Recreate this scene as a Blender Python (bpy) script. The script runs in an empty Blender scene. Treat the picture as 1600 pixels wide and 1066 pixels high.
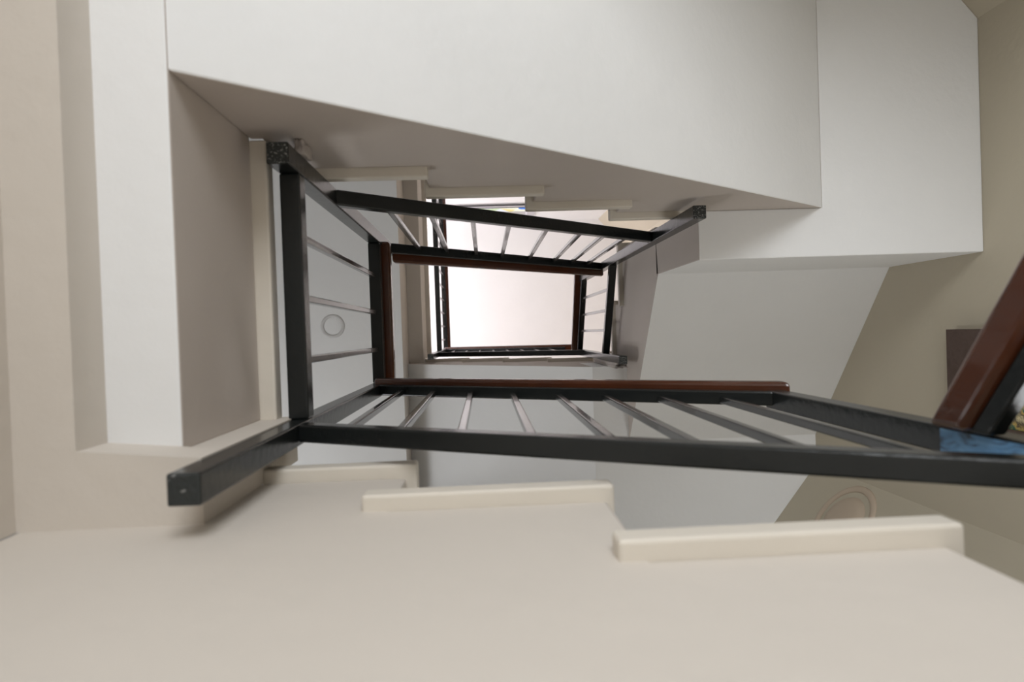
import bpy, bmesh, math, random
from mathutils import Vector, Matrix
random.seed(4)
S = bpy.context.scene
COL = S.collection
H = 1.25                      # eye height: all heights below are measured from the lens, the floor lies H under it

# ------------------------------------------------------------------ materials
def mat(name, col, rough=0.6, bump=0.0, bscale=60.0, var=0.03, vscale=6.0, spec=0.5, coat=0.0):
    m = bpy.data.materials.new(name); m.use_nodes = True
    nt = m.node_tree; b = nt.nodes['Principled BSDF']
    tc = nt.nodes.new('ShaderNodeTexCoord')
    n = nt.nodes.new('ShaderNodeTexNoise'); n.inputs['Scale'].default_value = vscale; n.inputs['Detail'].default_value = 4
    nt.links.new(tc.outputs['Object'], n.inputs['Vector'])
    mix = nt.nodes.new('ShaderNodeMix'); mix.data_type = 'RGBA'
    mix.inputs[6].default_value = (*[c * (1 - var) for c in col], 1)
    mix.inputs[7].default_value = (*[min(1, c * (1 + var)) for c in col], 1)
    nt.links.new(n.outputs['Fac'], mix.inputs[0])
    nt.links.new(mix.outputs[2], b.inputs['Base Color'])
    b.inputs['Roughness'].default_value = rough
    b.inputs['Specular IOR Level'].default_value = spec
    b.inputs['Coat Weight'].default_value = coat
    if bump:
        n2 = nt.nodes.new('ShaderNodeTexNoise'); n2.inputs['Scale'].default_value = bscale; n2.inputs['Detail'].default_value = 3
        nt.links.new(tc.outputs['Object'], n2.inputs['Vector'])
        bp = nt.nodes.new('ShaderNodeBump'); bp.inputs['Strength'].default_value = bump; bp.inputs['Distance'].default_value = 0.004
        nt.links.new(n2.outputs['Fac'], bp.inputs['Height']); nt.links.new(bp.outputs['Normal'], b.inputs['Normal'])
    return m

M = {}
M['white'] = mat('white_ceiling_paint', (.83, .83, .825), .75, .25, 40)
M['beige'] = mat('beige_wall_paint', (.64, .585, .52), .7, .3, 35, .03)
M['taupe'] = mat('beige_wall_paint_shaded', (.545, .485, .44), .7, .2, 35, .03)  # same beige paint, darkened; the faces' weaker light is put into the colour
M['olive'] = mat('olive_wall_paint', (.465, .415, .32), .75, .2, 45, .03)
M['tread'] = mat('cream_tread_stone', (.70, .645, .56), .5, .15, 50, .06, 9)
M['floor'] = mat('floor_stone', (.60, .56, .50), .5, .1, 20, .08, 4)
M['steel'] = mat('black_gloss_paint', (.012, .014, .014), .24, .12, 90, .15, 20, .38)
M['bar'] = mat('black_gloss_bar_paint', (.014, .015, .015), .19, .04, 90, .15, 20, .7, .3)
M['wood'] = mat('red_brown_wood', (.072, .020, .007), .25, .05, 60, .35, 14, .5, .3)
M['mortar'] = mat('grey_mortar', (.45, .40, .37), .8, .8, 120, .15, 40)
M['trim'] = mat('grey_window_frame', (.50, .48, .50), .4)
M['lampring'] = mat('ring_plaster', (.62, .61, .60), .7)
M['wallring'] = mat('brown_ring_plaster', (.47, .38, .29), .6)

def chipped(name='chipped_black_paint', sc=330, lo=.56, hi=.68):       # end grain of the posts: scratched black paint with pale specks
    m = mat(name, (.02, .022, .022), .5, .5, 150, .3, 50)
    nt = m.node_tree; b = nt.nodes['Principled BSDF']
    tc = nt.nodes.new('ShaderNodeTexCoord'); n = nt.nodes.new('ShaderNodeTexNoise')
    n.inputs['Scale'].default_value = sc; n.inputs['Detail'].default_value = 3
    nt.links.new(tc.outputs['Object'], n.inputs['Vector'])
    r = nt.nodes.new('ShaderNodeValToRGB'); r.color_ramp.elements[0].position = lo; r.color_ramp.elements[1].position = hi
    r.color_ramp.elements[0].color = (.018, .022, .022, 1); r.color_ramp.elements[1].color = (.30, .30, .29, 1)
    nt.links.new(n.outputs['Fac'], r.inputs['Fac']); nt.links.new(r.outputs['Color'], b.inputs['Base Color'])
    return m
M['chipped'] = chipped()
M['spotted'] = chipped('spotted_black_paint', 95, .63, .70)

def blue_streaks():    # streaks of blue and dark tone on the lower newel
    m = mat('streaked_blue', (.06, .16, .30), .5, .3, 80, .2, 30)
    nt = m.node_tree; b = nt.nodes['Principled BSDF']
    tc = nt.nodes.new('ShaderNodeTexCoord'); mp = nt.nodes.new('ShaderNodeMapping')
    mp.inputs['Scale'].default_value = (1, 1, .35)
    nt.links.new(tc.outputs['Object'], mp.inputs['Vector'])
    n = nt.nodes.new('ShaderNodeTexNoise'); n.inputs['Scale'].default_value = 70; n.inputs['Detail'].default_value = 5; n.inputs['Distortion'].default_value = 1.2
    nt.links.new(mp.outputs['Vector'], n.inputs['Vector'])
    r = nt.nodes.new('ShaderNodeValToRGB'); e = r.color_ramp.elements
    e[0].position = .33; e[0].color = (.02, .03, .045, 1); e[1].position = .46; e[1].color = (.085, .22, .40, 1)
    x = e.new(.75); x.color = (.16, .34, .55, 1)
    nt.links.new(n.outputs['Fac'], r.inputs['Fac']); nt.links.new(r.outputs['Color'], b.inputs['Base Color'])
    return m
M['blue'] = blue_streaks()

def emit(name, col, s):
    m = bpy.data.materials.new(name); m.use_nodes = True; nt = m.node_tree; nt.nodes.clear()
    e = nt.nodes.new('ShaderNodeEmission'); e.inputs['Color'].default_value = (*col, 1); e.inputs['Strength'].default_value = s
    o = nt.nodes.new('ShaderNodeOutputMaterial'); nt.links.new(e.outputs[0], o.inputs[0]); return m, nt, e

def glass_pattern(name, cols, scale, s):       # leaded coloured glass lit by the sky behind it
    m, nt, e = emit(name, (1, 1, 1), s)
    tc = nt.nodes.new('ShaderNodeTexCoord'); v = nt.nodes.new('ShaderNodeTexVoronoi'); v.inputs['Scale'].default_value = scale
    nt.links.new(tc.outputs['Object'], v.inputs['Vector'])
    sep = nt.nodes.new('ShaderNodeSeparateColor'); nt.links.new(v.outputs['Color'], sep.inputs[0])
    r = nt.nodes.new('ShaderNodeValToRGB'); r.color_ramp.interpolation = 'CONSTANT'
    el = r.color_ramp.elements
    el[0].color = (*cols[0], 1); el[0].position = 0
    el[1].color = (*cols[1], 1); el[1].position = 1 / len(cols)
    for i, c in enumerate(cols[2:], 2):
        x = el.new(i / len(cols)); x.color = (*c, 1)
    nt.links.new(sep.outputs[0], r.inputs['Fac']); nt.links.new(r.outputs['Color'], e.inputs['Color'])
    return m
M['stained'] = glass_pattern('stained_glass', [(1, 1, .95), (.95, .80, .35), (1, .97, .80), (.10, .25, .75), (.95, .95, 1), (.75, .85, .55)], 9, 1.0)

def picture_mat(name, cols, scale):
    m = mat(name, cols[0], .5)
    nt = m.node_tree; b = nt.nodes['Principled BSDF']
    tc = nt.nodes.new('ShaderNodeTexCoord'); v = nt.nodes.new('ShaderNodeTexNoise')
    v.inputs['Scale'].default_value = scale; v.inputs['Detail'].default_value = 5
    nt.links.new(tc.outputs['Object'], v.inputs['Vector'])
    r = nt.nodes.new('ShaderNodeValToRGB'); el = r.color_ramp.elements
    el[0].position = .30; el[0].color = (*cols[0], 1); el[1].position = .72; el[1].color = (*cols[-1], 1)
    for i, c in enumerate(cols[1:-1], 1):
        x = el.new(.30 + .42 * i / (len(cols) - 1)); x.color = (*c, 1)
    nt.links.new(v.outputs['Fac'], r.inputs['Fac']); nt.links.new(r.outputs['Color'], b.inputs['Base Color'])
    return m
M['canvas'] = picture_mat('floral_canvas', [(.05, .03, .02), (.03, .12, .07), (.50, .36, .10), (.07, .05, .03), (.60, .52, .30), (.30, .08, .05)], 26)
M['frame'] = picture_mat('brown_picture_frame', [(.055, .030, .020), (.075, .045, .035), (.045, .022, .014)], 30)

# ------------------------------------------------------------------ mesh helpers
def link(name, bm, m, parent=None, bevel=0.0, seg=2, smooth=False):
    bmesh.ops.recalc_face_normals(bm, faces=bm.faces)
    if bevel:
        es = [e for e in bm.edges if len(e.link_faces) == 2 and e.calc_face_angle(0) > .5]
        bmesh.ops.bevel(bm, geom=es, offset=bevel, segments=seg, profile=.5, affect='EDGES', clamp_overlap=True)
    me = bpy.data.meshes.new(name); bm.to_mesh(me); bm.free()
    if smooth:
        for p in me.polygons: p.use_smooth = True
    for x in (m if isinstance(m, (list, tuple)) else [m]): me.materials.append(x)
    o = bpy.data.objects.new(name, me); COL.objects.link(o)
    if parent:
        o.parent = parent; o.matrix_parent_inverse = Matrix.Translation(-parent.location)
    return o

def empty(name, loc, label, cat, group=None):
    o = bpy.data.objects.new(name, None); COL.objects.link(o); o.empty_display_size = .05
    o.location = (loc[0], loc[1], loc[2] + H); o['label'] = label; o['category'] = cat
    if group: o['group'] = group
    return o

def tag(o, label, cat, group=None):
    o['label'] = label; o['category'] = cat
    if group: o['group'] = group
    return o

def add_prism(bm, poly, axis, a, b):
    """poly: 2-D outline; axis 'x': outline in (y,z); 'y': (x,z); 'z': (x,y); extruded from a to b"""
    def P(u, v, t):
        if axis == 'x': return (t, u, v + H)
        if axis == 'y': return (u, t, v + H)
        return (u, v, t + H)
    A = [bm.verts.new(P(u, v, a)) for u, v in poly]; B = [bm.verts.new(P(u, v, b)) for u, v in poly]
    bm.faces.new(A); bm.faces.new(B[::-1]); n = len(poly)
    for i in range(n): bm.faces.new((A[i], B[i], B[(i + 1) % n], A[(i + 1) % n]))

def add_box(bm, x0, x1, y0, y1, z0, z1):
    add_prism(bm, [(x0, y0), (x1, y0), (x1, y1), (x0, y1)], 'z', z0, z1)

def add_bar(bm, p, q, w, h):
    """bar between p and q (underside centre points), w wide in plan, h high, ends cut upright"""
    p, q = Vector(p), Vector(q)
    d = Vector((q.x - p.x, q.y - p.y, 0)).normalized(); s = Vector((-d.y, d.x, 0)) * (w / 2); u = Vector((0, 0, h)); o = Vector((0, 0, H))
    A = [bm.verts.new(o + c) for c in (p - s, p + s, p + s + u, p - s + u)]
    B = [bm.verts.new(o + c) for c in (q - s, q + s, q + s + u, q - s + u)]
    bm.faces.new(A); bm.faces.new(B[::-1])
    for i in range(4): bm.faces.new((A[i], B[i], B[(i + 1) % 4], A[(i + 1) % 4]))

def box(name, m, x0, x1, y0, y1, z0, z1, parent=None, bevel=0.0, seg=2):
    bm = bmesh.new(); add_box(bm, x0, x1, y0, y1, z0, z1); return link(name, bm, m, parent, bevel, seg)
def prism(name, m, poly, axis, a, b, parent=None, bevel=0.0):
    bm = bmesh.new(); add_prism(bm, poly, axis, a, b); return link(name, bm, m, parent, bevel)
def bar(name, m, p, q, w, h, parent, bevel=.003, seg=2):
    bm = bmesh.new(); add_bar(bm, p, q, w, h); return link(name, bm, m, parent, bevel, seg)
def structure(o): o['kind'] = 'structure'; return o

# ------------------------------------------------------------------ levels and planes (metres from the lens)
FL = -H                       # ground floor
YB, YT = .19, -.31            # faces of the near flight and of the flight opposite
XW, YBK, YFR, XL = 1.375, -1.08, 1.0, -1.9
TOP = 6.2                     # top ceiling

# ------------------------------------------------------------------ the room
structure(box('floor', M['floor'], -.62, XW + .12, YBK - 1.9, YFR + .1, FL - .12, FL))
# back wall: doorway at ground level, window at the top
bm = bmesh.new()
add_box(bm, XL - 1.3, -.36, YBK - .12, YBK, FL, TOP)
add_box(bm, .80, XW + .12, YBK - .12, YBK, FL, TOP)
add_box(bm, -.36, .80, YBK - .12, YBK, .68, 5.36)
add_box(bm, -.36, .80, YBK - .12, YBK, 6.02, TOP)
add_box(bm, .49, .80, YBK - .12, YBK, 5.36, 6.02)
structure(link('wall_back', bm, M['white']))
structure(box('wall_right', M['olive'], XW, XW + .12, YBK, YFR, FL, TOP))
structure(box('wall_front', M['olive'], -.62, XW + .12, YFR, YFR + .12, FL, TOP))
structure(prism('wall_back_right', M['olive'], [(XW, -.815), (XW, YBK), (1.145, YBK)], 'z', FL, TOP))
structure(prism('wall_front_right', M['olive'], [(XW, .595), (1.06, YFR), (XW, YFR)], 'z', FL, TOP))
# ground-floor partition on the left with its lintel
bm = bmesh.new()
add_box(bm, -.62, -.494, YBK, .19, FL, .685)
structure(link('wall_left', bm, M['beige']))
structure(prism('trim_lintel', M['beige'], [(-.62, YBK), (-.43, YBK), (-.43, .108), (-.302, .120), (-.302, YB), (-.62, YB)], 'z', .685, .742))
# first-floor hall on the left
structure(box('wall_hall_left', M['white'], XL - .12, XL, YBK, 2.0, .742, 3.33))
structure(box('wall_hall_front', M['white'], XL - .12, -.62, 2.0, 2.12, .742, TOP))
structure(box('wall_hall_right', M['white'], -.62, -.50, YFR + .12, 2.0, .742, TOP))
o = structure(box('ceiling_hall', M['white'], XL - 1.3, -.426, YBK, 2.0, 3.33, 3.608)); o.data.materials.append(M['beige'])
for p in o.data.polygons:
    if p.normal.x > .7: p.material_index = 1
structure(box('wall_top_left', M['white'], -3.3, -3.2, YBK, 2.0, 3.61, TOP))
structure(box('ceiling', M['white'], -3.3, XW + .12, YBK - .12, 2.12, TOP, TOP + .12))

# ------------------------------------------------------------------ landings
def landing(label, loc): return empty('stair_landing', loc, label, 'landing', 'landings of the stair')

g = landing('white soffit landing at the left, taupe edge with pale floor lip', (-.9, -.4, .742))
bm = bmesh.new(); add_box(bm, XL, -.347, YBK, .121, .742, .995)
link('slab', bm, [M['white'], M['taupe']], g, .003)
o = g.children[0]
for p in o.data.polygons:
    if p.normal.x > .7: p.material_index = 1
box('floor_lip', M['tread'], XL, -.323, -.308, .122, .995, 1.025, g, .003)
box('end_pier', M['beige'], -.36, -.302, .120, YB, .742, 1.025, g)
box('hall_floor', M['floor'], XL, -.494, .117, 2.0, .742, 1.025, g)

g = landing('white soffit landing at upper right, between the taupe flight and the olive wall', (1.0, -.5, 1.70))
bm = bmesh.new()
add_prism(bm, [(.925, YBK), (.925, YT), (.584, YT), (.584, -.178), (XW, -.178), (XW, -.815), (1.145, YBK)], 'z', 1.70, 2.13)
o = link('slab', bm, [M['white'], M['taupe']], g, .003)
for p in o.data.polygons:
    if p.normal.x < -.7: p.material_index = 1

g = landing('grey soffit landing at lower right, meeting the canted olive corner wall', (1.0, .7, 2.63))
bm = bmesh.new()
add_prism(bm, [(.44, .152), (.584, .152), (.584, .47), (XW, .47), (XW, .595), (1.06, YFR), (.44, YFR)], 'z', 2.63, 2.995)
link('slab', bm, M['white'], g)
box('floor_tile', M['tread'], .52, XW, .36, .60, 2.995, 3.025, g)

g = landing('top floor landing slab, seen edge on at left of the bright ceiling', (-1.2, -.2, 3.61))
bm = bmesh.new(); add_box(bm, -3.2, -.347, YBK, .152, 3.61, 3.87); add_box(bm, -3.2, -.50, .152, 2.0, 3.61, 3.87)
link('slab', bm, M['beige'], g)
box('floor_lip', M['tread'], -3.2, -.323, YBK, .13, 3.87, 3.90, g, .002)

g = landing('low landing where the near flight starts, by the blue streaked post', (.95, .5, .0))
lp = [(.48, .10), (XW, .10), (XW, .595), (1.06, YFR), (.66, YFR), (.66, .168), (.48, .168)]
prism('slab', M['beige'], lp, 'z', -.04, .145, g)
prism('floor_tile', M['tread'], lp, 'z', .145, .175, g)

# ------------------------------------------------------------------ flights
def flight(label, loc): return empty('stair_flight', loc, label, 'stairs', 'flights of the stair')
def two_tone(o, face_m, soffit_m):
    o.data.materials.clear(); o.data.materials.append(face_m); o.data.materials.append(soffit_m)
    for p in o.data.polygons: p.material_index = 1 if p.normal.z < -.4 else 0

# near flight: climbs from right to left, closed underneath
g = flight('nearest flight, broad cream side wall across the bottom with three tread ends', (.1, .5, FL))
prof = [(-.494, FL), (.64, FL), (.64, .33), (.378, .33), (.378, .515), (.129, .515), (.129, .703), (-.112, .703), (-.112, .865), (-.494, .865)]
prism('side_wall', M['beige'], prof, 'y', YB, YFR, g, .004)
for x0, x1, z in ((.355, .64, .33), (.103, .395, .515), (-.141, .138, .703), (-.304, -.098, .867)):
    box('tread', M['tread'], x0, x1, .172, YFR, z, z + .030, g, .004, 3)

# opposite flight: climbs from left to right
g = flight('flight opposite under the bright soffit, taupe sloping side with four pale tread lips', (.2, -.7, .75))
prof = [(-.347, .742), (.925, 1.70), (.925, 1.88), (.594, 1.88), (.594, 1.69), (.36, 1.69), (.36, 1.525), (.128, 1.525), (.128, 1.353), (-.105, 1.353), (-.105, 1.18), (-.33, 1.18), (-.33, 1.0), (-.347, 1.0)]
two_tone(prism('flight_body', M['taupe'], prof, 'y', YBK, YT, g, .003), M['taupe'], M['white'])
for x0, x1, z in ((-.347, -.094, 1.18), (-.115, .138, 1.353), (.109, .366, 1.525), (.344, .60, 1.69)):
    box('tread', M['tread'], x0, x1, YBK, -.292, z, z + .028, g, .003, 2)

# right-hand flight
g = flight('right flight, grey sloping soffit beside the olive wall', (1.0, .1, 2.11))
prof = [(-.338, 2.13), (-.178, 2.11), (.47, 2.63), (.47, 2.995), (.122, 2.995), (.122, 2.82), (-.108, 2.82), (-.108, 2.645), (-.338, 2.645)]
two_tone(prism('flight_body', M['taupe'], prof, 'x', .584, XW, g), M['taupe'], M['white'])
for y0, y1, z in ((-.36, -.098, 2.645), (-.128, .132, 2.82), (.102, .36, 2.995)):
    box('tread', M['tread'], .566, XW, y0, y1, z, z + .028, g, .002)

# uppermost flight, above the near one
g = flight('uppermost flight, thin stepped edge below the bright ceiling opening', (0, .5, 2.8))
prof = [(.44, 2.63), (.44, 2.995), (.54, 2.995), (.54, 3.0), (.52, 3.0), (.52, 3.17), (.33, 3.17), (.33, 3.345), (.113, 3.345), (.113, 3.52), (-.108, 3.52), (-.108, 3.695), (-.347, 3.695), (-.347, 3.62), (-.426, 3.62), (-.426, 3.55)]
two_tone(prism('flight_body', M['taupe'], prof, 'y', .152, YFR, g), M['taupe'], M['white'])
for x0, x1, z in ((.31, .54, 3.17), (.09, .348, 3.345), (-.13, .131, 3.52), (-.345, -.09, 3.695)):
    box('tread', M['tread'], x0, x1, .134, YFR, z, z + .028, g, .002)

# lower right flight: comes up from the ground floor
g = flight('lowest flight at the right, carrying the red brown handrail', (1.0, -.4, FL))
prof = [(.10, FL), (.10, .12)]
y, z = .10, .12
n = 7; dz = (.12 - FL) / (n + 1); dy = .158
for i in range(n):
    z -= dz; prof += [(y, z), (y - dy, z)]; y -= dy
prof += [(y, FL)]
prism('flight_body', M['beige'], [prof[0]] + prof[2:], 'x', .60, XW, g)
y, z = .10, .12
for i in range(n):
    z -= dz
    box('tread', M['tread'], .585, XW, y - dy - .01, y + .0, z, z + .028, g); y -= dy

# ------------------------------------------------------------------ newel posts
def newel(label, cx, cy, z0, z1, s=.032, end=M['chipped'], mortar=None, blue=False):
    bm = bmesh.new(); add_box(bm, cx - s / 2, cx + s / 2, cy - s / 2, cy + s / 2, z0, z1)
    g = empty('newel_post', (cx, cy, z0), label, 'post', 'black newel posts of the stairwell')
    o = link('post', bm, [M['steel'], end, M['blue']], g, .0025, 2)
    for p in o.data.polygons:
        if p.normal.z < -.7: p.material_index = 1
    if mortar:
        bm = bmesh.new(); r = random.Random(7)
        x0, x1, y0, y1, a, b = mortar
        bmesh.ops.create_cube(bm, size=1)
        bmesh.ops.subdivide_edges(bm, edges=bm.edges[:], cuts=5, use_grid_fill=True)
        for v in bm.verts:
            k = .86 + r.random() * .28
            v.co = Vector(((x0 + x1) / 2 + v.co.x * (x1 - x0) * k, (y0 + y1) / 2 + v.co.y * (y1 - y0) * k, (a + b) / 2 + v.co.z * (b - a) * k + H))
        link('mortar_patch', bm, M['mortar'], g, 0, 2, True)
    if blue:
        box('blue_patch', M['blue'], cx - s / 2 - .0008, cx - s / 2 + .004, cy - s / 2 + .003, cy + s / 2 - .002, blue - .3, blue, g)
    return g
NS = .032
LLx, LLy = -.2905, .138
URx, ULy = .523, -.273
newel('thick black newel post at lower left, its chipped square end nearest', LLx, LLy, .618, 1.80, end=M['spotted'])
newel('black newel post at upper left, speckled end under the taupe soffit', LLx, ULy, .942, 2.04, mortar=(LLx + .008, LLx + .022, ULy - .036, ULy - .016, 1.0, 1.05))
newel('black newel post at upper right, small dark end on the white landing corner', URx, ULy, 1.508, 3.36)
newel('black newel post at right with a blue streaked side', .530, .138, .175, 1.16, blue=.705)
newel('black newel post at right of the opening, grey mortar on its side', URx, .118, 2.41, 3.74, mortar=(URx - .022, URx + .02, .130, .150, 2.45, 2.95))
newel('black newel post at the lower left corner of the bright opening', LLx, .112, 3.42, 4.80)

# ------------------------------------------------------------------ railings
def railing(label, loc): return empty('stair_railing', loc, label, 'railing', 'black railings round the stairwell')
def balusters(g, pts, w=.0125):
    for (x, y, z0, z1) in pts: box('baluster', M['bar'], x - w / 2, x + w / 2, y - w / 2, y + w / 2, z0, z1, g, .002, 2)
def lin(a, b, t): return a + (b - a) * t

# near flight
g = railing('long black railing of the nearest flight, crossing low from left to right', (.1, .135, .7))
x0, x1 = LLx + NS / 2, .514
zb = lambda x: lin(.938, .484, (x - x0) / (x1 - x0))
zt = lambda x: lin(1.655, 1.128, (x - x0) / (x1 - x0))
bar('bottom_rail', M['steel'], (x0, .135, zb(x0)), (x1, .135, zb(x1)), .026, .032, g)
bar('top_rail', M['steel'], (x0, .135, zt(x0)), (x1, .135, zt(x1)), .026, .032, g)
bar('handrail', M['wood'], (LLx - .005, .130, zt(x0) + .045), (.556, .130, zt(.556) + .045), .046, .038, g, .008, 3)
balusters(g, [(x, .139, zb(x) + .031, zt(x)) for x in (-.213, -.128, -.037, .058, .153, .243, .341, .440)])

# left landing
g = railing('black railing along the left landing, three thin bars across', (LLx, -.07, 1.0))
y0, y1 = ULy + NS / 2, LLy - NS / 2
bar('bottom_rail', M['steel'], (LLx, y0, .997), (LLx, y1, .997), .031, .033, g)
bar('top_rail', M['steel'], (LLx, y0, 1.743), (LLx, y1, 1.743), .031, .034, g)
bar('handrail', M['wood'], (LLx + .010, y0 - .01, 1.792), (LLx + .010, y1 + .01, 1.792), .052, .036, g, .008, 3)
balusters(g, [(LLx - .002, y, 1.03, 1.743) for y in (-.167, -.068, .032)])

# opposite flight
g = railing('black railing of the opposite flight with eight pale bars below its rail', (.1, ULy, 1.6))
x0, x1 = LLx + NS / 2, URx - NS / 2
zb = lambda x: lin(1.24, 1.885, (x - x0) / (x1 - x0))
zt = lambda x: lin(1.965, 2.715, (x - x0) / (x1 - x0))
bar('bottom_rail', M['steel'], (x0, ULy + .001, zb(x0)), (x1, ULy + .001, zb(x1)), .030, .032, g)
bar('top_rail', M['steel'], (x0, ULy + .001, zt(x0)), (x1, ULy + .001, zt(x1)), .030, .032, g)
bar('handrail', M['wood'], (LLx + .01, ULy + .013, zt(x0) + .055), (x1 + .02, ULy + .013, zt(x1) + .055), .052, .038, g, .008, 3)
balusters(g, [(x, ULy - .004, zb(x) + .031, zt(x)) for x in (-.196, -.112, -.018, .072, .176, .28, .358, .434)])

# right flight
g = railing('black railing of the right flight with three thin bars on bright ceiling', (URx, -.08, 2.6))
y0, y1 = ULy + NS / 2, .118 - NS / 2
zb = lambda y: lin(2.535, 2.745, (y - y0) / (y1 - y0))
zt = lambda y: lin(3.28, 3.50, (y - y0) / (y1 - y0))
bar('bottom_rail', M['steel'], (URx, y0, zb(y0)), (URx, y1, zb(y1)), .030, .032, g)
bar('top_rail', M['steel'], (URx, y0, zt(y0)), (URx, y1, zt(y1)), .030, .032, g)
bar('handrail', M['wood'], (URx - .016, y0 - .06, zt(y0) + .04), (URx - .016, y1 + .01, zt(y1) + .05), .05, .036, g, .008, 3)
balusters(g, [(URx + .002, y, zb(y) + .031, zt(y)) for y in (-.168, -.082, .002)])

# uppermost flight
g = railing('black railing of the uppermost flight, foreshortened under the bright opening', (.1, .112, 3.5))
x0, x1 = LLx + NS / 2, URx - NS / 2
zb = lambda x: lin(3.80, 3.25, (x - x0) / (x1 - x0))
zt = lambda x: lin(4.55, 4.02, (x - x0) / (x1 - x0))
bar('bottom_rail', M['steel'], (x0, .113, zb(x0)), (x1, .113, zb(x1)), .028, .032, g)
bar('top_rail', M['steel'], (x0, .113, zt(x0)), (x1, .113, zt(x1)), .028, .032, g)
bar('handrail', M['wood'], (LLx, .108, zt(x0) + .045), (x1 + .05, .108, zt(x1) + .035), .046, .036, g, .008, 3)
balusters(g, [(x, .114, zb(x) + .031, zt(x)) for x in [-.21 + .088 * i for i in range(8)]])

# top landing
g = railing('black railing of the top landing, thin dark strip left of the bright ceiling', (LLx, -.4, 4.09))
y0, y1 = YBK, .112 - NS / 2
bar('bottom_rail', M['steel'], (LLx, y0, 4.09), (LLx, y1, 4.09), .031, .032, g)
bar('top_rail', M['steel'], (LLx, y0, 4.745), (LLx, y1, 4.745), .031, .034, g)
bar('handrail', M['wood'], (LLx + .010, y0, 4.79), (LLx + .010, y1 + .02, 4.79), .05, .036, g, .008, 3)
balusters(g, [(LLx, .03 - .094 * i, 4.12, 4.745) for i in range(12)])

# lowest flight: handrail running down towards the door
g = railing('red brown wooden handrail sloping up out of frame at the right edge', (.467, -.3, .3))
zr = lambda y: .703 + .75 * (y - .119)
bar('handrail', M['wood'], (.509, .121, zr(.121) - .054), (.509, -.80, zr(-.80) - .054), .028, .056, g, .010, 4)
bar('top_rail', M['steel'], (.514, .121, zr(.121) - .080), (.514, -.80, zr(-.80) - .080), .020, .026, g)
bar('bottom_rail', M['steel'], (.530, .121, zr(.12) - .50), (.530, -.80, zr(-.80) - .50), .020, .030, g)
balusters(g, [(.524, y, zr(y) - .48, zr(y) - .074) for y in [.03 - .1 * i for i in range(8)]])

# ------------------------------------------------------------------ window at the top, wall picture, round fittings
w = structure(box('window_1', M['trim'], -.36, .49, YBK - .10, YBK + .012, 5.36, 5.44))
bm = bmesh.new()
add_box(bm, -.36, -.30, YBK - .10, YBK + .012, 5.44, 6.02); add_box(bm, .42, .49, YBK - .10, YBK + .012, 5.44, 6.02)
add_box(bm, -.30, .42, YBK - .10, YBK + .012, 5.96, 6.02)
link('window_frame', bm, M['trim'], w)
bm = bmesh.new(); add_box(bm, -.36, .52, YBK + .012, YBK + .02, 5.33, 5.35); add_box(bm, -.30, .42, YBK - .02, YBK + .016, 5.44, 5.455)
link('dark_strip', bm, M['steel'], w)
bm = bmesh.new(); add_box(bm, -.30, .42, YBK - .06, YBK - .05, 5.44, 5.96)
link('stained_glass', bm, M['stained'], w)

g = empty('wall_picture', (XW, .3, 1.4), 'dark brown framed floral picture on the olive wall behind the handrail', 'picture')
bm = bmesh.new()
add_box(bm, XW - .03, XW, .034, .325, 1.705, 1.812); add_box(bm, XW - .03, XW, .034, .325, 1.10, 1.16)
add_box(bm, XW - .03, XW, .034, .08, 1.16, 1.705); add_box(bm, XW - .03, XW, .295, .325, 1.16, 1.705)
link('frame', bm, M['frame'], g)
box('canvas', M['canvas'], XW - .02, XW, .08, .295, 1.16, 1.705, g)

def ring(name, m, r, t, parent=None, mw=Matrix.Identity(4)):
    bm = bmesh.new(); n, k = 40, 8
    vs = [[bm.verts.new(mw @ Vector(((r + t * math.cos(b)) * math.cos(a), (r + t * math.cos(b)) * math.sin(a), .5 * t * math.sin(b))))
           for b in [2 * math.pi * j / k for j in range(k)]] for a in [2 * math.pi * i / n for i in range(n)]]
    for i in range(n):
        for j in range(k):
            bm.faces.new((vs[i][j], vs[(i + 1) % n][j], vs[(i + 1) % n][(j + 1) % k], vs[i][(j + 1) % k]))
    return link(name, bm, m, parent, 0, 2, True)
def disc(name, m, r, h, parent, mw):
    bm = bmesh.new(); n = 40
    prof = [(0, h), (r * .6, h * .85), (r * .9, h * .5), (r, 0)]
    rows = [[bm.verts.new(mw @ Vector((p * math.cos(2 * math.pi * i / n), p * math.sin(2 * math.pi * i / n), q))) for i in range(n)] for p, q in prof[1:]]
    c = bm.verts.new(mw @ Vector((0, 0, h)))
    for i in range(n):
        bm.faces.new((c, rows[0][i], rows[0][(i + 1) % n]))
        for a, b in zip(rows, rows[1:]): bm.faces.new((a[i], b[i], b[(i + 1) % n], a[(i + 1) % n]))
    return link(name, bm, m, parent, 0, 2, True)

g = empty('ceiling_lamp', (-.778, -.067, 3.33), 'faint round fitting on the grey ceiling behind the left railing', 'ceiling lamp')
mw = Matrix.Translation((-.778, -.067, 3.33 + H)) @ Matrix.Rotation(math.pi, 4, 'X')
disc('diffuser', M['white'], .042, .002, g, mw); ring('rim', M['lampring'], .053, .009, g, mw)

d = Vector((-.315, .405, 0)).normalized(); nrm = Vector((-d.y, d.x, 0)); nrm = nrm if nrm.x < 0 else -nrm
c = Vector((1.275, .724, 2.265 + H))
mw = Matrix.Translation(c) @ nrm.to_track_quat('Z', 'Y').to_matrix().to_4x4()
g = empty('wall_lamp', (c.x, c.y, c.z - H), 'round brown ringed fitting on the corner wall, half hidden by the nearest tread', 'wall lamp')
disc('diffuser', M['wallring'], .10, .02, g, mw); ring('rim', M['wallring'], .135, .014, g, mw)

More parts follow.
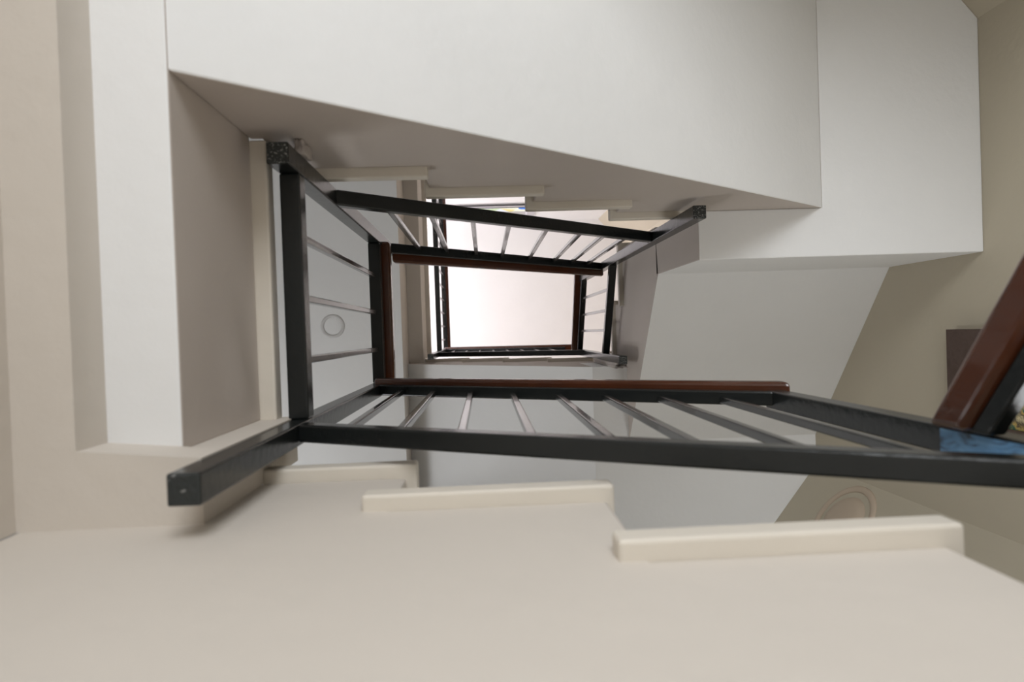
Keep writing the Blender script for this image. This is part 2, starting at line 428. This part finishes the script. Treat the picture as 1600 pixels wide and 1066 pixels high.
# ------------------------------------------------------------------ light
def area(name, loc, target, sx, sy, power, col):
    l = bpy.data.lights.new(name, 'AREA'); l.shape = 'RECTANGLE'; l.size = sx; l.size_y = sy; l.energy = power; l.color = col
    o = bpy.data.objects.new(name, l); COL.objects.link(o)
    o.location = (loc[0], loc[1], loc[2] + H)
    d = Vector((target[0], target[1], target[2] + H)) - o.location
    o.rotation_euler = d.to_track_quat('-Z', 'Y').to_euler(); return o
area('daylight_door', (-.12, -1.80, -.76), (-.12, -.1, .45), 1.5, 1.0, 46, (.95, .975, 1))
area('hall_fill', (-1.8, 1.2, 2.1), (-.6, 0, 2.4), 1.0, 1.0, 19, (.97, .98, 1))  # added lamp inside the hall to brighten its ceiling; no window is built
area('stair_up_fill', (1.05, .72, .5), (.95, .2, 2.4), .4, .4, 5, (.95, .97, 1))  # added lamp aimed up at the right flight's soffit, without any window
area('top_floor_fill', (-3.1, .3, 4.9), (0, 0, 5.4), 2.4, 1.6, 170, (.97, .92, 1))  # added lamp standing for top-floor daylight, brightens the ceiling; its wall is closed
w = bpy.data.worlds.new('sky'); S.world = w; w.use_nodes = True
w.node_tree.nodes['Background'].inputs[0].default_value = (.85, .92, 1, 1); w.node_tree.nodes['Background'].inputs[1].default_value = .6

# ------------------------------------------------------------------ camera
f = 1000.0
zc = Vector((757 - 800, 522 - 533, f)).normalized(); a = math.radians(2.0)
xc = Vector((math.cos(a), -math.sin(a), 0)); xc = (xc - zc * xc.dot(zc)).normalized(); yc = zc.cross(xc)
R = Matrix((xc, yc, zc))                       # camera (right, down, forward) to world
right, down, fwd = R @ Vector((1, 0, 0)), R @ Vector((0, 1, 0)), R @ Vector((0, 0, 1))
cam = bpy.data.cameras.new('camera'); co = bpy.data.objects.new('camera', cam); COL.objects.link(co)
mw = Matrix.Identity(4)
for i in range(3): mw[i][0], mw[i][1], mw[i][2] = right[i], -down[i], -fwd[i]
mw[2][3] = H; co.matrix_world = mw
cam.sensor_fit = 'HORIZONTAL'; cam.sensor_width = 36; cam.lens = 36 * f / 1600; cam.clip_start = .02
cam.dof.use_dof = True; cam.dof.focus_distance = 1.9; cam.dof.aperture_fstop = 4.5
S.camera = co
S.view_settings.view_transform = 'Standard'; S.view_settings.look = 'None'; S.view_settings.exposure = 0; S.view_settings.gamma = 1
